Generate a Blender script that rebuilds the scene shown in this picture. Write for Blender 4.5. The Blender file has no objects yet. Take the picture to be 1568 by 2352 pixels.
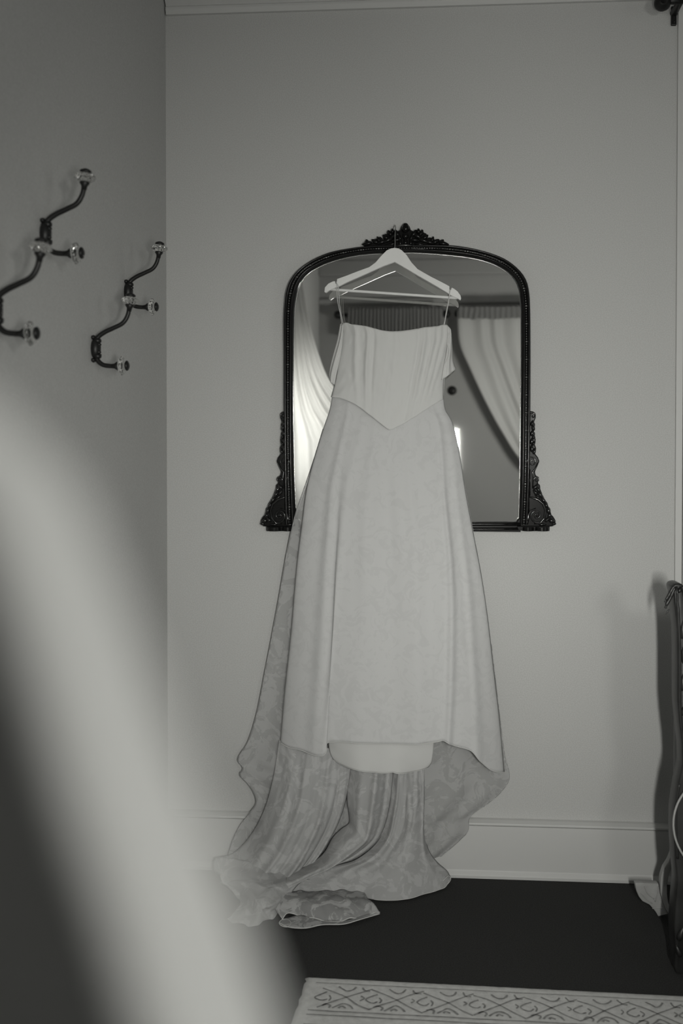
import bpy, bmesh, math, random
from mathutils import Vector, Matrix, noise
random.seed(7)
S = bpy.context.scene
C = S.collection

# ------------------------------------------------------------------ camera
CAM = Vector((0.0, -3.0, 1.31))
YAW = math.radians(4.2)      # turned a little to the left of the wall's normal
PITCH = math.radians(1.0)    # tilted a little down
FPX = 2287.0                 # focal length in pixels of the 1568x2352 frame (35 mm)
CX, CY = 784.0, 1050.0
cam = bpy.data.cameras.new('camera')
cam_o = bpy.data.objects.new('camera', cam); C.objects.link(cam_o)
cam_o.location = CAM
cam_o.rotation_euler = (math.pi/2 - PITCH, 0, YAW)
cam.sensor_fit = 'AUTO'; cam.sensor_width = 36.0; cam.lens = FPX/2352*36.0
cam.shift_y = -(1176.0-CY)/2352.0
cam.clip_start = 0.01
cam.dof.use_dof = True; cam.dof.focus_distance = 2.93; cam.dof.aperture_fstop = 2.6
S.camera = cam_o

# ------------------------------------------------------------------ world, exposure, lights
w = bpy.data.worlds.new('world'); S.world = w; w.use_nodes = True
w.node_tree.nodes['Background'].inputs[0].default_value = (0.95, 1.0, 0.98, 1)
w.node_tree.nodes['Background'].inputs[1].default_value = 1.0
S.view_settings.view_transform = 'Standard'; S.view_settings.look = 'None'
S.view_settings.exposure = 0.0; S.view_settings.gamma = 1.0
S.view_settings.use_curve_mapping = False
TINT = (1.0, 1.0, 0.945)

def area(name, loc, rot, sx, sy, power, spread=180):
    l = bpy.data.lights.new(name, 'AREA'); l.shape = 'RECTANGLE'; l.size = sx; l.size_y = sy
    l.energy = power; l.spread = math.radians(spread); l.color = TINT
    o = bpy.data.objects.new(name, l); C.objects.link(o); o.location = loc; o.rotation_euler = rot
    return o
# the photographer's strip light, to the right of the lens (it shows in the mirror by the skirt)
area('strip_light', (0.23, -3.0, 1.25), (math.radians(83), 0, math.radians(0)), 0.05, 0.24, 7.4, 78)
# unseen fill added at the far right wall's opening, for ambient light
area('side_fill', (3.15, -3.2, 1.45), (math.radians(90), 0, math.radians(90)), 1.3, 1.6, 4)
# unseen fill added behind the drape to brighten it, left of the photographer
area('drape_fill', (-.69, -3.5, 1.35), (math.radians(94), 0, math.radians(-4)), .08, .7, 3.0, 60)
# unseen point fill added towards the rear of the room, for ambient light
lp = bpy.data.lights.new('rear_fill', 'POINT'); lp.energy = 36; lp.shadow_soft_size = .15; lp.color = TINT
lpo = bpy.data.objects.new('rear_fill', lp); C.objects.link(lpo); lpo.location = (1.0, -3.55, 1.55)

# ------------------------------------------------------------------ projection: pixel of the frame -> world
_R = cam_o.rotation_euler.to_matrix()
def ray(px, py):
    return _R @ Vector(((px-CX)/FPX, -(py-CY)/FPX, -1.0))
def P(px, py, Y):                       # point on the plane at distance -Y from the back wall
    d = ray(px, py); t = (Y-CAM.y)/d.y
    return CAM + d*t
def F(px, py, z=0.004):                 # point on the floor
    d = ray(px, py); t = (z-CAM.z)/d.z
    return CAM + d*t
def Q(px, py, Y, z=0.006):              # as P, but never below the floor
    p = P(px, py, Y)
    return p if p.z > z else F(px, py, z)
def LW(px, py, X):                      # point on a plane of constant X
    d = ray(px, py); t = (X-CAM.x)/d.x
    return CAM + d*t

# ------------------------------------------------------------------ materials
MT = (1.0, 1.0, .985)
def g(v): return (v*MT[0], v*MT[1], v*MT[2], 1)
def mat(name, v, rough=0.6, metal=0.0, bump=0.0, bscale=200, var=0.0, vscale=3, spec=0.5, coat=0.0):
    m = bpy.data.materials.new(name); m.use_nodes = True
    n = m.node_tree.nodes; L = m.node_tree.links; b = n['Principled BSDF']
    b.inputs['Base Color'].default_value = g(v); b.inputs['Roughness'].default_value = rough
    b.inputs['Metallic'].default_value = metal; b.inputs['Specular IOR Level'].default_value = spec
    b.inputs['Coat Weight'].default_value = coat
    tc = n.new('ShaderNodeTexCoord')
    if var:
        t = n.new('ShaderNodeTexNoise'); t.inputs['Scale'].default_value = vscale; t.inputs['Detail'].default_value = 5
        L.new(tc.outputs['Object'], t.inputs['Vector'])
        r = n.new('ShaderNodeMapRange'); r.inputs[1].default_value = .3; r.inputs[2].default_value = .7
        r.inputs[3].default_value = v*(1-var); r.inputs[4].default_value = v*(1+var)
        L.new(t.outputs[0], r.inputs[0])
        c = n.new('ShaderNodeCombineColor')
        for i in range(3):
            k = n.new('ShaderNodeMath'); k.operation = 'MULTIPLY'; k.inputs[1].default_value = MT[i]
            L.new(r.outputs[0], k.inputs[0]); L.new(k.outputs[0], c.inputs[i])
        L.new(c.outputs[0], b.inputs['Base Color'])
    if bump:
        t = n.new('ShaderNodeTexNoise'); t.inputs['Scale'].default_value = bscale; t.inputs['Detail'].default_value = 4
        L.new(tc.outputs['Object'], t.inputs['Vector'])
        k = n.new('ShaderNodeBump'); k.inputs['Strength'].default_value = bump; k.inputs['Distance'].default_value = 0.002
        L.new(t.outputs[0], k.inputs['Height']); L.new(k.outputs[0], b.inputs['Normal'])
    return m

def cloth(name, v, transl=0.25, alpha=1.0, lace=0.0, lscale=14, v2=None, weave=500, wb=.25, thr=.5):
    """woven cloth: diffuse + translucent; lace>0 lets the ground net be see-through between denser motifs"""
    m = bpy.data.materials.new(name); m.use_nodes = True
    n = m.node_tree.nodes; L = m.node_tree.links; n.clear()
    out = n.new('ShaderNodeOutputMaterial'); tc = n.new('ShaderNodeTexCoord')
    d = n.new('ShaderNodeBsdfDiffuse'); tr = n.new('ShaderNodeBsdfTranslucent'); mx = n.new('ShaderNodeMixShader')
    mx.inputs[0].default_value = transl
    L.new(d.outputs[0], mx.inputs[1]); L.new(tr.outputs[0], mx.inputs[2])
    d.inputs[0].default_value = g(v); tr.inputs[0].default_value = g(v)
    wv = n.new('ShaderNodeTexNoise'); wv.inputs['Scale'].default_value = weave; wv.inputs['Detail'].default_value = 3
    L.new(tc.outputs['Object'], wv.inputs['Vector'])
    bp = n.new('ShaderNodeBump'); bp.inputs['Strength'].default_value = wb; bp.inputs['Distance'].default_value = .0015
    L.new(wv.outputs[0], bp.inputs['Height']); L.new(bp.outputs[0], d.inputs['Normal'])
    last = mx
    if lace or alpha < 1:
        tp = n.new('ShaderNodeBsdfTransparent'); m2 = n.new('ShaderNodeMixShader')
        L.new(tp.outputs[0], m2.inputs[1]); L.new(mx.outputs[0], m2.inputs[2])
        m2.inputs[0].default_value = alpha
        last = m2
    if lace:
        # flowers and leaves: warped voronoi cells, with darker outlines
        nz = n.new('ShaderNodeTexNoise'); nz.inputs['Scale'].default_value = lscale*.9; nz.inputs['Detail'].default_value = 6
        nz.inputs['Roughness'].default_value = .62; nz.inputs['Distortion'].default_value = 1.6
        L.new(tc.outputs['Object'], nz.inputs['Vector'])
        rp = n.new('ShaderNodeMapRange'); rp.interpolation_type = 'SMOOTHSTEP'
        rp.inputs[1].default_value = thr-.035; rp.inputs[2].default_value = thr+.035
        rp.inputs[3].default_value = alpha-lace; rp.inputs[4].default_value = alpha
        L.new(nz.outputs[0], rp.inputs[0]); L.new(rp.outputs[0], m2.inputs[0])
        if v2 is not None:
            r2 = n.new('ShaderNodeMapRange'); r2.interpolation_type = 'SMOOTHSTEP'
            r2.inputs[1].default_value = thr-.035; r2.inputs[2].default_value = thr+.035
            r2.inputs[3].default_value = v; r2.inputs[4].default_value = v2
            L.new(nz.outputs[0], r2.inputs[0])
            L.new(r2.outputs[0], d.inputs[0]); L.new(r2.outputs[0], tr.inputs[0])
    L.new(last.outputs[0], out.inputs[0])
    return m

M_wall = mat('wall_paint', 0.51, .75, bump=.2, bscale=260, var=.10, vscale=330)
M_trim = mat('trim_paint', 0.58, .5, bump=.05, bscale=90)
M_ceil = mat('ceiling_paint', 0.34, .9)
M_floor = mat('dark_carpet', 0.042, .95, bump=.6, bscale=350, var=.25, vscale=300, spec=.1)
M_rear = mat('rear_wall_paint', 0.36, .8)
M_frame = mat('black_lacquer', 0.007, .18, spec=.22)
M_bead = mat('bead_lacquer', 0.22, .2, metal=.85, spec=.9)
M_relief = mat('relief_lacquer', 0.010, .14, spec=.7)
M_glass = mat('mirror_silver', 0.80, .012, metal=1.0)
M_bevel = mat('mirror_bevel', 0.35, .2, metal=1.0)
M_iron = mat('dark_iron', 0.010, .42, metal=.0, spec=.4, bump=.1, bscale=150)
M_woodl = mat('pale_wood', 0.72, .45, bump=.08, bscale=60, var=.04, vscale=20)
M_steel = mat('hook_steel', 0.35, .25, metal=1.0)
M_darkw = mat('dark_carved_wood', 0.022, .38, bump=.3, bscale=45, var=.5, vscale=14)
M_palew = mat('pale_painted_wood', 0.36, .6, bump=.35, bscale=70, var=.12, vscale=25)
M_cord = mat('pale_cane', 0.34, .6)
M_rug = mat('rug_pile', 0.66, .95, bump=.8, bscale=420, var=.10, vscale=60, spec=.1)
M_rugd = mat('rug_dark_pile', 0.27, .95, bump=.5, bscale=420, var=.3, vscale=90, spec=.1)
M_satin = cloth('dress_satin', 0.68, .12, weave=700, wb=.15)
M_over = cloth('dress_overlay', 0.64, .15, lace=.01, alpha=1.0, lscale=24, v2=.665, weave=650, wb=.25, thr=.47)
M_lace = cloth('dress_lace', 0.44, .25, alpha=.94, lace=.18, lscale=20, v2=.58, thr=.52)
M_tulle = cloth('dress_tulle', 0.52, .25, alpha=.74, lace=.16, lscale=18, v2=.58, thr=.50)
M_train = cloth('train_lace', 0.53, .2, alpha=.96, lace=.10, lscale=21, v2=.57, thr=.52)
M_trimc = cloth('hem_piping', 0.66, .1)
M_fshade = cloth('drape_fold_shade', 0.32, .02)  # shade of the drape's inner fold, put into the colour
M_drape = cloth('sheer_drape', 0.77, .35, alpha=1.0, weave=900)
M_rearc = cloth('rear_curtain_cloth', 0.66, .3)
M_val = cloth('rear_valance_cloth', 0.26, .2)

def crystal():
    m = bpy.data.materials.new('cut_glass'); m.use_nodes = True
    b = m.node_tree.nodes['Principled BSDF']
    b.inputs['Base Color'].default_value = g(.93); b.inputs['Roughness'].default_value = .03
    b.inputs['Transmission Weight'].default_value = 1.0; b.inputs['IOR'].default_value = 1.35
    return m
M_cry = crystal()

# ------------------------------------------------------------------ mesh helpers
def link(o, parent=None):
    C.objects.link(o)
    if parent: o.parent = parent
    return o
def obj(name, verts, faces, m, parent=None, smooth=True, bevel=0, solid=0, sub=0):
    me = bpy.data.meshes.new(name); me.from_pydata([tuple(v) for v in verts], [], faces)
    me.materials.append(m); me.update()
    o = bpy.data.objects.new(name, me)
    if parent is not None and parent.location.length > 0:
        me.transform(Matrix.Translation(-parent_world(parent)))
    bm = bmesh.new(); bm.from_mesh(me); bmesh.ops.recalc_face_normals(bm, faces=bm.faces); bm.to_mesh(me); bm.free()
    if smooth:
        me.polygons.foreach_set('use_smooth', [True]*len(me.polygons))
    if solid:
        k = o.modifiers.new('solid', 'SOLIDIFY'); k.thickness = solid; k.offset = 0
    if bevel:
        k = o.modifiers.new('bevel', 'BEVEL'); k.width = bevel; k.segments = 2; k.limit_method = 'ANGLE'
    if sub:
        k = o.modifiers.new('sub', 'SUBSURF'); k.levels = sub; k.render_levels = sub
    return link(o, parent)
def parent_world(p):
    v = Vector(p.location)
    while p.parent: p = p.parent; v += Vector(p.location)
    return v
def thing(name, label, cat, loc, group=None):
    o = bpy.data.objects.new(name, None); C.objects.link(o); o.empty_display_size = .05
    o.location = loc; o['label'] = label; o['category'] = cat
    if group: o['group'] = group
    return o
def tag(o, label, cat, group=None):
    o['label'] = label; o['category'] = cat
    if group: o['group'] = group
    return o
def struct(o): o['kind'] = 'structure'; return o

class MB:
    def __init__(s): s.v = []; s.f = []
    def add(s, v, f):
        k = len(s.v); s.v += [Vector(x) for x in v]; s.f += [tuple(i+k for i in q) for q in f]; return s
    def box(s, a, b):
        x0, y0, z0 = a; x1, y1, z1 = b
        return s.add([(x0,y0,z0),(x1,y0,z0),(x1,y1,z0),(x0,y1,z0),(x0,y0,z1),(x1,y0,z1),(x1,y1,z1),(x0,y1,z1)],
                     [(0,3,2,1),(4,5,6,7),(0,1,5,4),(1,2,6,5),(2,3,7,6),(3,0,4,7)])
    def tube(s, pts, rad, n=10, closed=False, flat=None):
        pts = [Vector(p) for p in pts]; N = len(pts)
        if not isinstance(rad, (list, tuple)): rad = [rad]*N
        vs = []; up = None
        for i, p in enumerate(pts):
            a = pts[(i-1) % N] if (i or closed) else p
            b = pts[(i+1) % N] if (i < N-1 or closed) else p
            t = (b-a).normalized() if (b-a).length > 1e-9 else Vector((0, 0, 1))
            if up is None:
                up = Vector((0, 1, 0)) if abs(t.y) < .9 else Vector((1, 0, 0))
            up = (up - t*up.dot(t)).normalized(); sd = t.cross(up)
            for k in range(n):
                an = 2*math.pi*k/n
                fl = flat if flat else 1.0
                vs.append(p + (up*math.cos(an)*fl + sd*math.sin(an))*rad[i])
        fs = []
        M = N if closed else N-1
        for i in range(M):
            for k in range(n):
                a = i*n+k; b = i*n+(k+1) % n; c = ((i+1) % N)*n+(k+1) % n; d = ((i+1) % N)*n+k
                fs.append((a, b, c, d))
        if not closed:
            fs.append(tuple(range(n-1, -1, -1))); fs.append(tuple((N-1)*n+k for k in range(n)))
        return s.add(vs, fs)
    def lathe(s, prof, org, axis, n=16, scal=0.0, lobes=0):
        """prof: (distance along axis, radius)"""
        axis = Vector(axis).normalized(); u = axis.orthogonal().normalized(); w_ = axis.cross(u)
        vs = []; fs = []; org = Vector(org)
        for (h, r) in prof:
            for k in range(n):
                an = 2*math.pi*k/n; rr = r*(1+scal*math.cos(lobes*an)) if lobes else r
                vs.append(org+axis*h+(u*math.cos(an)+w_*math.sin(an))*rr)
        for i in range(len(prof)-1):
            for k in range(n):
                fs.append((i*n+k, i*n+(k+1) % n, (i+1)*n+(k+1) % n, (i+1)*n+k))
        fs.append(tuple(range(n-1, -1, -1))); fs.append(tuple((len(prof)-1)*n+k for k in range(n)))
        return s.add(vs, fs)
    def blob(s, c, rx, ry, rz, rot=0.0, tilt=0.0, nu=8, nv=6, taper=0.0):
        """ellipsoid in the XZ plane turned by rot about Y; taper makes it a leaf"""
        vs = []; fs = []; c = Vector(c)
        for i in range(nv+1):
            th = math.pi*i/nv
            for k in range(nu):
                ph = 2*math.pi*k/nu
                x = -math.cos(th); q = math.sin(th)*(1-taper*x)
                a = Vector((x*rx, q*math.cos(ph)*ry, q*math.sin(ph)*rz))
                a = Vector((a.x*math.cos(rot)-a.z*math.sin(rot), a.y, a.x*math.sin(rot)+a.z*math.cos(rot)))
                vs.append(c+a)
        for i in range(nv):
            for k in range(nu):
                fs.append((i*nu+k, i*nu+(k+1) % nu, (i+1)*nu+(k+1) % nu, (i+1)*nu+k))
        return s.add(vs, fs)
    def prism(s, poly, Y0, Y1):
        """closed polygon of world points (x,z) extruded between two depths"""
        n = len(poly)
        vs = [(p[0], Y0, p[1]) for p in poly]+[(p[0], Y1, p[1]) for p in poly]
        fs = [tuple(range(n)), tuple(range(2*n-1, n-1, -1))]+[(i, (i+1) % n, n+(i+1) % n, n+i) for i in range(n)]
        return s.add(vs, fs)
    def build(s, name, m, parent=None, **k): return obj(name, s.v, s.f, m, parent, **k)

def cat_interp(pts, n):
    """n points spread along a smooth curve through pts (tuples of any size), by arc length"""
    pts = [Vector(p) if len(p) > 1 else p for p in pts]
    if len(pts) == 2: dense = [pts[0].lerp(pts[1], i/40) for i in range(41)]
    else:
        dense = []
        for i in range(len(pts)-1):
            p0 = pts[max(i-1, 0)]; p1 = pts[i]; p2 = pts[i+1]; p3 = pts[min(i+2, len(pts)-1)]
            l1 = max((p1-p0).length, 1e-6); l2 = max((p2-p1).length, 1e-6); l3 = max((p3-p2).length, 1e-6)
            m1 = ((p1-p0)/l1+(p2-p1)/l2)*.5*l2; m2 = ((p2-p1)/l2+(p3-p2)/l3)*.5*l2
            for k in range(16):
                t = k/16; a = t*t; b = a*t
                dense.append(p1*(2*b-3*a+1)+m1*(b-2*a+t)+p2*(-2*b+3*a)+m2*(b-a))
        dense.append(pts[-1])
    cum = [0]
    for i in range(1, len(dense)): cum.append(cum[-1]+(dense[i]-dense[i-1]).length)
    T = cum[-1]; out = []; j = 0
    for i in range(n):
        d = T*i/(n-1)
        while j < len(cum)-2 and cum[j+1] < d: j += 1
        seg = cum[j+1]-cum[j]
        out.append(dense[j].lerp(dense[j+1], (d-cum[j])/seg if seg > 1e-9 else 0))
    return out
def coons(top, bot, left, right, nu, nv, fn=None, zmin=0.004):
    """cloth panel spanned between four smooth boundary curves; fn(u,v)->Vector displacement"""
    T = cat_interp(top, nu); B = cat_interp(bot, nu); Lc = cat_interp(left, nv); Rc = cat_interp(right, nv)
    vs = []; fs = []
    for j in range(nv):
        v = j/(nv-1)
        for i in range(nu):
            u = i/(nu-1)
            p = T[i]*(1-v)+B[i]*v + Lc[j]*(1-u)+Rc[j]*u \
                - (T[0]*(1-u)*(1-v)+T[-1]*u*(1-v)+B[0]*(1-u)*v+B[-1]*u*v)
            if fn: p = p+fn(u, v)
            if p.z < zmin: p.z = zmin
            if p.y > -0.006: p.y = -0.006
            vs.append(p)
    for j in range(nv-1):
        for i in range(nu-1):
            fs.append((j*nu+i, j*nu+i+1, (j+1)*nu+i+1, (j+1)*nu+i))
    return vs, fs
def PL(pts, Y): return [Q(a[0], a[1], a[2] if len(a) > 2 else Y) for a in pts]
def ridge(u, c, wd): return math.exp(-((u-c)/wd)**2)
def nz(x, y, s=1.0): return noise.noise(Vector((x*s, y*s, 3.7)))

# ------------------------------------------------------------------ the room
XL = -0.756; XR = 0.765; ZC = 2.72; YR = -4.9; XF = 3.2
wl = MB().box((XL-.12, YR-.12, 0), (XL, .12, ZC)); struct(wl.build('wall_left', M_wall, smooth=False))
struct(MB().box((XL, 0, 0), (XF+.12, .12, ZC)).build('wall_back', M_wall, smooth=False))
struct(MB().box((XL-.12, YR-.12, -.1), (XF+.12, .12, 0)).build('floor', M_floor, smooth=False))
struct(MB().box((XL-.12, YR-.12, ZC), (XF+.12, .12, ZC+.1)).build('ceiling', M_ceil, smooth=False))
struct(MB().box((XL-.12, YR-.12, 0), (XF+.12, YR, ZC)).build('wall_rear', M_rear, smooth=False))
ws = MB()   # far right wall; its unseen window opening is added for ambient light
ws.box((XF, YR, 0), (XF+.12, -3.9, ZC)); ws.box((XF, -2.5, 0), (XF+.12, 0, ZC))
ws.box((XF, -3.9, 0), (XF+.12, -2.5, .6)); ws.box((XF, -3.9, 2.3), (XF+.12, -2.5, ZC))
struct(ws.build('wall_right', M_wall, smooth=False))
wf = MB(); wf.box((XF+.02, -3.9, .6), (XF+.07, -3.85, 2.3)); wf.box((XF+.02, -2.55, .6), (XF+.07, -2.5, 2.3))
wf.box((XF+.02, -3.85, .6), (XF+.07, -2.55, .65)); wf.box((XF+.02, -3.85, 2.25), (XF+.07, -2.55, 2.3)); wf.box((XF+.02, -3.85, 1.43), (XF+.07, -2.55, 1.47))
struct(wf.build('fill_window_1', M_trim, smooth=False))  # unseen frame added in that opening

def profile_x(prof, x0, x1, yb=0.0):          # prof: (out from wall, z) run along X on the back wall
    n = len(prof); vs = [(x0, yb-p[0], p[1]) for p in prof]+[(x1, yb-p[0], p[1]) for p in prof]
    fs = [tuple(range(n)), tuple(range(2*n-1, n-1, -1))]+[(i, (i+1) % n, n+(i+1) % n, n+i) for i in range(n)]
    return vs, fs
BB = [(0, 0), (.030, 0), (.030, .010), (.021, .022), (.020, .150), (.020, .156), (.027, .160), (.027, .166), (.012, .172), (0, .174)]
v, f = profile_x(BB, XL, XR); struct(obj('baseboard_back', v, f, M_trim, smooth=False, bevel=.0015))
v = [(XL+(-p.y if hasattr(p, 'y') else 0), 0, 0) for p in []]
n = len(BB); v = [(XL+p[0], YR, p[1]) for p in BB]+[(XL+p[0], 0, p[1]) for p in BB]
f = [tuple(range(n)), tuple(range(2*n-1, n-1, -1))]+[(i, (i+1) % n, n+(i+1) % n, n+i) for i in range(n)]
struct(obj('baseboard_left', v, f, M_trim, smooth=False, bevel=.0015))
zc = P(700, 24, -.01).z
CR = [(0, zc), (.012, zc), (.020, zc+.012), (.020, zc+.020), (.014, zc+.024), (.030, zc+.040), (.034, zc+.048), (.034, zc+.056), (.028, zc+.06), (.05, zc+.09), (.05, ZC), (0, ZC)]
v, f = profile_x(CR, XL+.004, XR); struct(obj('trim_1', v, f, M_trim, smooth=False, bevel=.001))
# slim vertical beads where the wall returns on the right
struct(MB().box((XR, -.010, 0), (XR+.0195, 0, ZC)).build('trim_2', M_trim, smooth=False, bevel=.0015))
struct(MB().box((XR+.021, -.016, 0), (XR+.12, 0, ZC)).build('trim_5', M_trim, smooth=False, bevel=.0015))
# picture rail on the rear wall (seen in the mirror)
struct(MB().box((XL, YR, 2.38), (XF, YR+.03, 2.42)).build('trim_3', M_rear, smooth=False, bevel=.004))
struct(MB().box((XL, YR, 2.60), (XF, YR+.06, ZC)).build('trim_4', M_ceil, smooth=False, bevel=.01))

# ------------------------------------------------------------------ the ornate mirror
FY = -0.004
mir = thing('ornate_mirror', 'black carved arched wall mirror with leafy crest behind the hanging dress', 'mirror', P(934, 1215, -.02))
outer = [(652,1205),(651,1100),(650,950),(650,820),(650,720),(652,690),(655,668),(663,645),(679,623),(710,599),(754,579),(802,569),(841,564),(900,562),(945,562),(985,561),(1025,561),(1069,566),(1117,577),(1161,594),(1195,621),(1210,644),(1216,670),(1218,700),(1219,760),(1219,900),(1217,1100),(1213,1205)]
inner = [(679,1205),(674,1100),(672,950),(672,820),(673,740),(674,710),(677,688),(685,655),(700,631),(730,611),(768,596),(810,586),(851,581),(905,579),(945,578),(972,579),(1025,583),(1093,592),(1142,608),(1175,631),(1192,659),(1196,688),(1198,712),(1198,740),(1198,800),(1197,900),(1195,1100),(1192,1205)]
NO = 150
def px2(pts, n): return cat_interp([(a[0], a[1], 0) for a in pts], n)
# matched stations so the frame's width stays square to its run
OI = list(zip(outer, inner))
st = []
for i in range(len(OI)-1):
    (o0, i0), (o1, i1) = OI[i], OI[i+1]
po = px2(outer, NO); pi_ = px2(inner, NO)
sec = [(0.0, 0), (0.0, -.018), (.10, -.028), (.22, -.033), (.34, -.027), (.40, -.024), (.50, -.023), (.60, -.024), (.66, -.029), (.80, -.031), (.88, -.024), (.93, -.025), (1.0, -.018), (1.0, -.008)]
vs = []; fs = []
for a, b in zip(po, pi_):
    for t, y in sec:
        q = a.lerp(b, t); vs.append(P(q.x, q.y, -.03)); vs[-1].y = y + FY
ns = len(sec)
for i in range(NO-1):
    for k in range(ns-1): fs.append((i*ns+k, i*ns+k+1, (i+1)*ns+k+1, (i+1)*ns+k))
obj('frame', vs, fs, M_frame, mir)
# beading along the channel
bd = MB(); cnt = 150
bo = px2([((a[0]+b[0])/2, (a[1]+b[1])/2) for a, b in OI], 290)
for i, q in enumerate(bo):
    p = P(q.x, q.y, -.03); p.y = FY-.025
    r = .0034 if i % 7 == 0 else (.0024 if i % 7 in (1, 6) else .0019)
    p.y -= .002; bd.blob(p, r*1.15, r*1.15, r*1.15, nu=6, nv=4)
    if i % 7 == 0:
        for dx in (-.0045, .0045): bd.blob(p+Vector((dx, .0005, 0)), .0014, .0014, .0014, nu=5, nv=3)
o = bd.build('beading', M_bead, mir); o['kind'] = 'stuff'
# glass
gl = [P(q.x, q.y, -.03) for q in px2(inner, 90)]
gp = MB().prism([(p.x, p.z) for p in gl], -.0115, -.006); gp.build('glass', M_glass, mir, smooth=False)
ins = []
cxm = sum(p.x for p in gl)/len(gl); czm = sum(p.z for p in gl)/len(gl)
bv = []; bf = []
for i, p in enumerate(gl):
    a = gl[max(i-1, 0)]; b = gl[min(i+1, len(gl)-1)]; t = (b-a).normalized(); nrm = Vector((t.z, 0, -t.x))
    if nrm.dot(Vector((cxm-p.x, 0, czm-p.z))) < 0: nrm = -nrm
    bv.append(Vector((p.x, -.0120, p.z))); e = p+nrm*.0010; bv.append(Vector((e.x, -.0126, e.z))); e = p+nrm*.0020; bv.append(Vector((e.x, -.0117, e.z)))
for i in range(len(gl)-1):
    bf.append((3*i, 3*i+1, 3*i+4, 3*i+3)); bf.append((3*i+1, 3*i+2, 3*i+5, 3*i+4))
obj('glass_bevel', bv, bf, M_bevel, mir)
# bottom rail: two rounded bars
for nm, y0, r in (('bottom_rail', 1204, .0052), ('bottom_rail', 1215.5, .0046)):
    a = P(668, y0, -.03); b = P(1196, y0, -.03); m_ = MB()
    m_.tube([Vector((a.x+(b.x-a.x)*k/12, -.026, a.z+(b.z-a.z)*k/12)) for k in range(13)], r, 12); m_.build(nm, M_frame, mir)
a = P(668, 1219, -.03); b = P(1196, 1201, -.03)
MB().box((a.x, -.022, a.z), (b.x, -.005, b.z)).build('rail_backing', M_frame, mir, smooth=False)

# crest
crest = [(835,568),(836,560),(840,549),(844,550),(849,556),(854,557),(858,556),(859,551),(861,548),(866,548),(868,545),(873,543),(877,546),(880,551),(880,544),(881,539),(884,537),(889,537),(888,532),(890,528),(893,530),(896,531),(898,527),(901,526),(905,530),(908,526),(911,528),(913,531),(919,528),(921,521),(925,515),(931,513),(937,515),(941,521),(943,528),(950,531),(954,531),(957,527),(961,526),(965,530),(969,526),(972,528),(973,534),(979,536),(981,541),(979,547),(985,545),(990,545),(993,550),(998,549),(1001,552),(1008,552),(1014,550),(1019,549),(1020,555),(1025,558),(1030,563),(1030,570),(934,574)]
cp = [P(a, b, -.03) for a, b in crest]
MB().prism([(p.x, p.z) for p in cp], -.030, -.004).build('crest', M_frame, mir, bevel=.0025, smooth=False)
lv = MB()
def leaf(px, py, rpx, wpx, deg, Y=-.033, d=.006, tp=.3):
    lv.blob((P(px, py, -.03).x, Y, P(px, py, -.03).z), rpx/757, d, wpx/757, math.radians(deg), taper=tp)
for s in (-1, 1):
    cx_ = 931
    for dx, y, r, w_, a in ((88,560,12,5,-12),(70,555,9,5,30),(62,550,7,4,70),(56,557,11,5,-20),(46,545,8,5,40),(42,553,14,5,-25),
                            (36,536,8,4.5,60),(30,531,6,4,90),(28,543,12,5,-35),(22,552,12,5,-10),(20,536,9,5,60),(14,545,9,4,70),(12,557,8,4,90),(34,562,14,3.5,-8)):
        leaf(cx_+s*dx, y, r, w_, a if s > 0 else 180-a)
leaf(931, 525, 11, 9, 90, d=.012, tp=.1); leaf(931, 541, 10, 7, 90, d=.010); leaf(931, 556, 9, 5, 90, d=.009)
lv.blob((P(931, 518, -.03).x, -.034, P(931, 518, -.03).z), .008, .008, .007)
lv.build('crest_leaves', M_frame, mir)
m_ = MB(); a = P(915, 564, -.03); b = P(946, 565, -.03)
m_.tube([Vector((a.x, -.036, a.z)), Vector(((a.x+b.x)/2, -.038, (a.z+b.z)/2)), Vector((b.x, -.036, b.z))], [.0015, .003, .0015], 8); m_.build('crest_band', M_bead, mir)

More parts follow.
